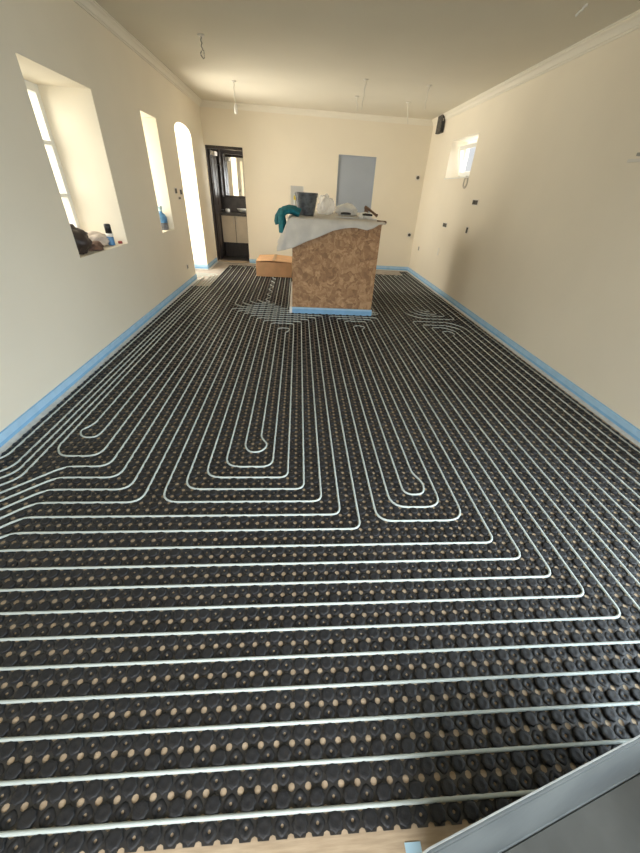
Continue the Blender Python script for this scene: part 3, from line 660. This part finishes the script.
jb = thing('spray_bottle', 'blue and clear trigger bottle on the narrow window sill', 'bottle', (-1.97, 6.02, 0.88))
MB().lathe((-1.97, 6.00, 0.881), [(0.062, 0), (0.070, 0.01), (0.070, 0.09)], 20).build('bottle_base', mat('grey_plastic', (0.16, 0.17, 0.20), 0.4, var=0.2, scale=30), jb, smooth=True)
MB().lathe((-1.97, 6.00, 0.9715), [(0.070, 0), (0.070, 0.07), (0.055, 0.10), (0.022, 0.125), (0.020, 0.14)], 20).build('bottle_shoulder', BLUEPLASTIC, jb, smooth=True)
MB().lathe((-1.97, 6.00, 1.112), [(0.022, 0), (0.024, 0.025), (0.015, 0.03)], 14).box(-1.985, -1.955, 5.95, 6.05, 1.142, 1.175).box(-1.98, -1.96, 6.035, 6.05, 1.10, 1.142).build('trigger_head', PALEBLUE, jb)
j2 = thing('clear_bottle', 'clear grey plastic bottle behind the blue trigger bottle', 'bottle', (-2.06, 6.1, 0.88))
MB().lathe((-2.03, 6.125, 0.881), [(0.045, 0), (0.050, 0.01), (0.050, 0.14), (0.02, 0.18), (0.02, 0.2)], 18).build('bottle_body', mat('grey_clear', (0.42, 0.45, 0.46), 0.3), j2, smooth=True)
MB().lathe((-2.03, 6.125, 1.0815), [(0.022, 0), (0.022, 0.02)], 14).build('cap', WHITE, j2, smooth=True)

# ---------------------------------------------------------------- wall boxes, holes, cables
def socket_l(y, z, w_, h_, label):
    y += 0.03
    t = thing('wall_box', label, 'wall box', (XL, y, z))
    MB().box(XL-0.001, XL+0.006, y-w_/2, y+w_/2, z-h_/2, z+h_/2).build('rim', OFFWHITE, t)
    MB().box(XL+0.006, XL+0.008, y-w_/2+0.012, y+w_/2-0.012, z-h_/2+0.012, z+h_/2-0.012).build('hole', CAVITY, t)
socket_l(6.56, 1.36, 0.12, 0.085, 'dark open wall box left of the arch, nearer of the upper two')
socket_l(6.82, 1.345, 0.12, 0.085, 'dark open wall box left of the arch, close to its edge')
socket_l(6.70, 1.265, 0.14, 0.05, 'small dark wall box below the two beside the arch')
socket_l(6.55, 0.29, 0.07, 0.07, 'small dark wall hole low down before the arch')
def socket_r(y, z, w_, h_, label, m1=OFFWHITE, m2=CAVITY):
    y += 0.10 + 0.046*(y-6); z += 0.008
    t = thing('wall_box', label, 'wall box', (XR, y, z))
    MB().box(XR-0.005, XR+0.001, y-w_/2, y+w_/2, z-h_/2, z+h_/2).build('rim', m1, t)
    MB().box(XR-0.007, XR-0.005, y-w_/2+0.01, y+w_/2-0.01, z-h_/2+0.01, z+h_/2-0.01).build('hole', m2, t)
socket_r(6.0, 1.46, 0.20, 0.075, 'dark double wall box on the right wall below the high window')
socket_r(7.01, 1.09, 0.20, 0.075, 'dark double wall box low on the right wall, further back')
socket_r(6.04, 1.09, 0.08, 0.095, 'small dark single wall box on the right wall')
socket_r(8.23, 0.55, 0.09, 0.09, 'small grey wall hole low near the far right corner', OFFWHITE, GREYCABLE)
socket_r(7.04, 0.65, 0.07, 0.14, 'faint pale patch box low on the right wall', PLASTER, OFFWHITE)
rg = MB(); nr = 28; rv = []
for r_, d_ in ((0.085, 0.0), (0.085, 0.010), (0.055, 0.010), (0.055, 0.0)):
    rv += [(XR-d_, 6.655+r_*math.cos(2*math.pi*k/nr), 1.725+r_*math.sin(2*math.pi*k/nr)) for k in range(nr)]
rg.add(rv, [(j*nr+k, j*nr+(k+1) % nr, (j+1)*nr+(k+1) % nr, (j+1)*nr+k) for j in range(3) for k in range(nr)])
tag(rg.build('wall_ring', mat('ring_grey', (0.50, 0.46, 0.39), 0.7), None), 'round pale ring on the right wall just below the high window', 'wall ring')
for (x, z, lab) in ((2.522, 1.833, 'small dark pipe stub on the back wall, upper near the right corner'), (2.548, 0.766, 'small dark pipe stub on the back wall, lower near the right corner')):
    t = thing('pipe_stub', lab, 'pipe stub', (x, YB, z))
    MB().add([(x+0.03*math.cos(2*math.pi*k/14), YB-q, z+0.03*math.sin(2*math.pi*k/14)) for q in (0, 0.03) for k in range(14)], [(k, (k+1) % 14, 14+(k+1) % 14, 14+k) for k in range(14)]+[tuple(range(14, 28))]).build('stub', CAVITY, t, smooth=False)
    MB().box(x-0.045, x+0.045, YB-0.004, YB-0.0005, z-0.045, z+0.045).build('collar', OFFWHITE, t)
# dark box mounted high in the far right corner
nc = thing('wall_speaker', 'dark upright box mounted high on the right wall by the far corner', 'wall box', (XR-0.05, 8.35, 2.45))
BX('speaker_cabinet', CAVITY, XR-0.075, XR-0.003, 8.10, 8.36, 2.50, 2.754, nc, bevel=0.01)
BX('speaker_grille', BLACKCAP, XR-0.068, XR-0.012, 8.092, 8.099, 2.512, 2.742, nc, bevel=0.002)
BX('bracket', GREYCABLE, XR-0.06, XR-0.04, 8.088, 8.0915, 2.66, 2.70, nc)
tx = thing('wall_bracket', 'pale wire bracket on the right wall at the edge of view', 'bracket', (XR, 3.3, 1.82))
BX('bracket_plate', OFFWHITE, XR-0.012, XR-0.001, 3.12, 3.36, 1.795, 1.815, tx); BX('bracket_plate', GREYCABLE, XR-0.03, XR-0.001, 3.05, 3.27, 1.83, 1.85, tx)

# hanging ceiling cables
def pend(x, y, drop, label, dx=0.0, holder=False, hook=False, material=CABLE, r=0.0055, rose=True):
    t = thing('ceiling_cable', label, 'cable', (x, y, ZC), 'cables hanging from the ceiling')
    if rose: MB().lathe((x, y, ZC-0.012), [(0.030, 0), (0.036, 0.006), (0.036, 0.0115)], 16).build('ceiling_rose', OFFWHITE, t, smooth=True)
    z0_ = 0.01 if rose else 0.0
    pts = [(x + dx*(k/8)**1.3 + 0.006*math.sin(k*1.9), y + 0.004*math.cos(k*1.7), ZC-z0_-drop*k/8) for k in range(9)]
    MB().tube(pts, r, 8).build('flex', material, t, smooth=True)
    ex, ey, ez = pts[-1]
    if holder: MB().lathe((ex, ey, ez-0.12), [(0.012, 0), (0.024, 0.012), (0.027, 0.07), (0.018, 0.10), (0.010, 0.125)], 14).build('lamp_holder', WHITE, t, smooth=True)
    if hook:
        MB().tube([(ex + 0.018*math.sin(a)*(1+0.3*math.sin(3*a)), ey, ez + 0.032*(math.cos(a)-1)) for a in np.linspace(0, 5.6, 16)], 0.005, 8).build('loop', material, t, smooth=True)
pend(-1.02, 5.32, 0.10, 'looped grey cable hanging from the ceiling nearest the left window wall', hook=True, material=GREYCABLE)
pend(-0.96, 7.15, 0.24, 'ceiling cable with a white lamp holder on the left', holder=True)
pend(0.92, 6.40, 0.30, 'longest bare ceiling cable above the counter', dx=-0.03)
pend(0.94, 7.45, 0.16, 'short bare ceiling cable behind the longest one above the counter', dx=0.02)
pend(1.80, 6.40, 0.24, 'bare ceiling cable right of the counter, nearer one of two', dx=-0.01)
pend(1.80, 7.50, 0.26, 'pale ceiling cable right of the counter, farther one of two', dx=0.04)
pend(2.20, 3.78, 0.065, 'short white cable stub on the ceiling at the top right', dx=-0.06, r=0.009, material=WHITE, rose=False)

# ---------------------------------------------------------------- grey mixing tub beside the camera
A_ = math.radians(14.0); TO = Vector((0.235, 0.062)); zr, zb = 0.285, 0.019
def tub_ring(inset, z, r=0.07, Lx=1.05, Ly=0.60, n=6):
    pts = []
    for cx, cy, a0 in ((Lx-inset-r, -inset-r, 0), (inset+r, -inset-r, 90), (inset+r, -Ly+inset+r, 180), (Lx-inset-r, -Ly+inset+r, 270)):
        for k in range(n+1):
            a = math.radians(a0 + 90*k/n); u, v_ = cx + r*math.cos(a), cy + r*math.sin(a)
            pts.append((TO.x + u*math.cos(A_) - v_*math.sin(A_), TO.y + u*math.sin(A_) + v_*math.cos(A_), z))
    return pts
def loft(ringsl, cap0=False, cap1=False):
    n = len(ringsl[0]); V = [p for r in ringsl for p in r]
    F = [(j*n+k, j*n+(k+1) % n, (j+1)*n+(k+1) % n, (j+1)*n+k) for j in range(len(ringsl)-1) for k in range(n)]
    if cap0: F.append(tuple(reversed(range(n))))
    if cap1: F.append(tuple(range((len(ringsl)-1)*n, len(ringsl)*n)))
    return MB().add(V, F)
tb = thing('mixing_tub', 'grey plastic mixing tub at the near right corner of the mat', 'tub', (0.8, 0.0, 0))
loft([tub_ring(0.060, zb), tub_ring(0.012, zr-0.02), tub_ring(0.004, zr-0.02), tub_ring(0.004, zr-0.006), tub_ring(0.007, zr-0.006), tub_ring(0.062, zb+0.012), tub_ring(0.068, zb+0.008)], True, True).build('tub_shell', GREYTUB, tb, smooth=False)
loft([tub_ring(0.066, zb+0.0085), tub_ring(0.069, zb+0.0125)], True, True).build('floor_shade', TUBSHADE, tb)  # thin dark layer: shade painted over the tub floor
loft([tub_ring(0.0, zr-0.005), tub_ring(0.0, zr), tub_ring(0.003, zr+0.001), tub_ring(0.0035, zr-0.005), tub_ring(0.0, zr-0.005)]).build('rim', TUBRIM, tb)
tpz = MB().box(0.31, 0.355, 0.090, 0.110, 0.0005, 0.002).build('tape_scrap', PALEBLUE, None); tag(tpz, 'scrap of pale blue tape on the bare floor beside the tub', 'tape')

# nudge the loose things onto their surveyed places
SHIFT = {'bucket': (-0.040, 0.02, 0), 'teal_garment': (-0.040, 0.10, 0), 'white_carton': (-0.040, 0.16, 0), 'glue_bottle': (-0.040, 0.15, 0), 'plastic_bag': (-0.029, 0.17, 0), 'plastic_wrap': (-0.032, 0.16, 0),
         'plastic_sheet': (-0.022, 0.17, 0), 'trowel': (-0.025, 0.14, 0), 'wooden_float_handle': (-0.018, 0.19, 0), 'brush_handle': (-0.028, 0.11, 0), 'rubbish_bag': (-0.034, 0.052, 0), 'crumpled_wrapping': (-0.034, 0.052, 0),
         'brown_rag': (-0.034, 0.052, 0), 'spray_can': (-0.034, 0.052, 0), 'bottle_cap': (-0.034, 0.052, 0), 'spray_bottle': (-0.034, 0.036, 0), 'clear_bottle': (-0.034, 0.036, 0), 'ceiling_cable': (-0.033, 0.095, 0),
         'wall_speaker': (0, 0.165, 0), 'wall_bracket': (0, 0.024, 0.008)}
for o in list(scene.objects):
    if o.parent is None:
        d = SHIFT.get(o.name.split('.')[0])
        if d: o.location = o.location + Vector(d)
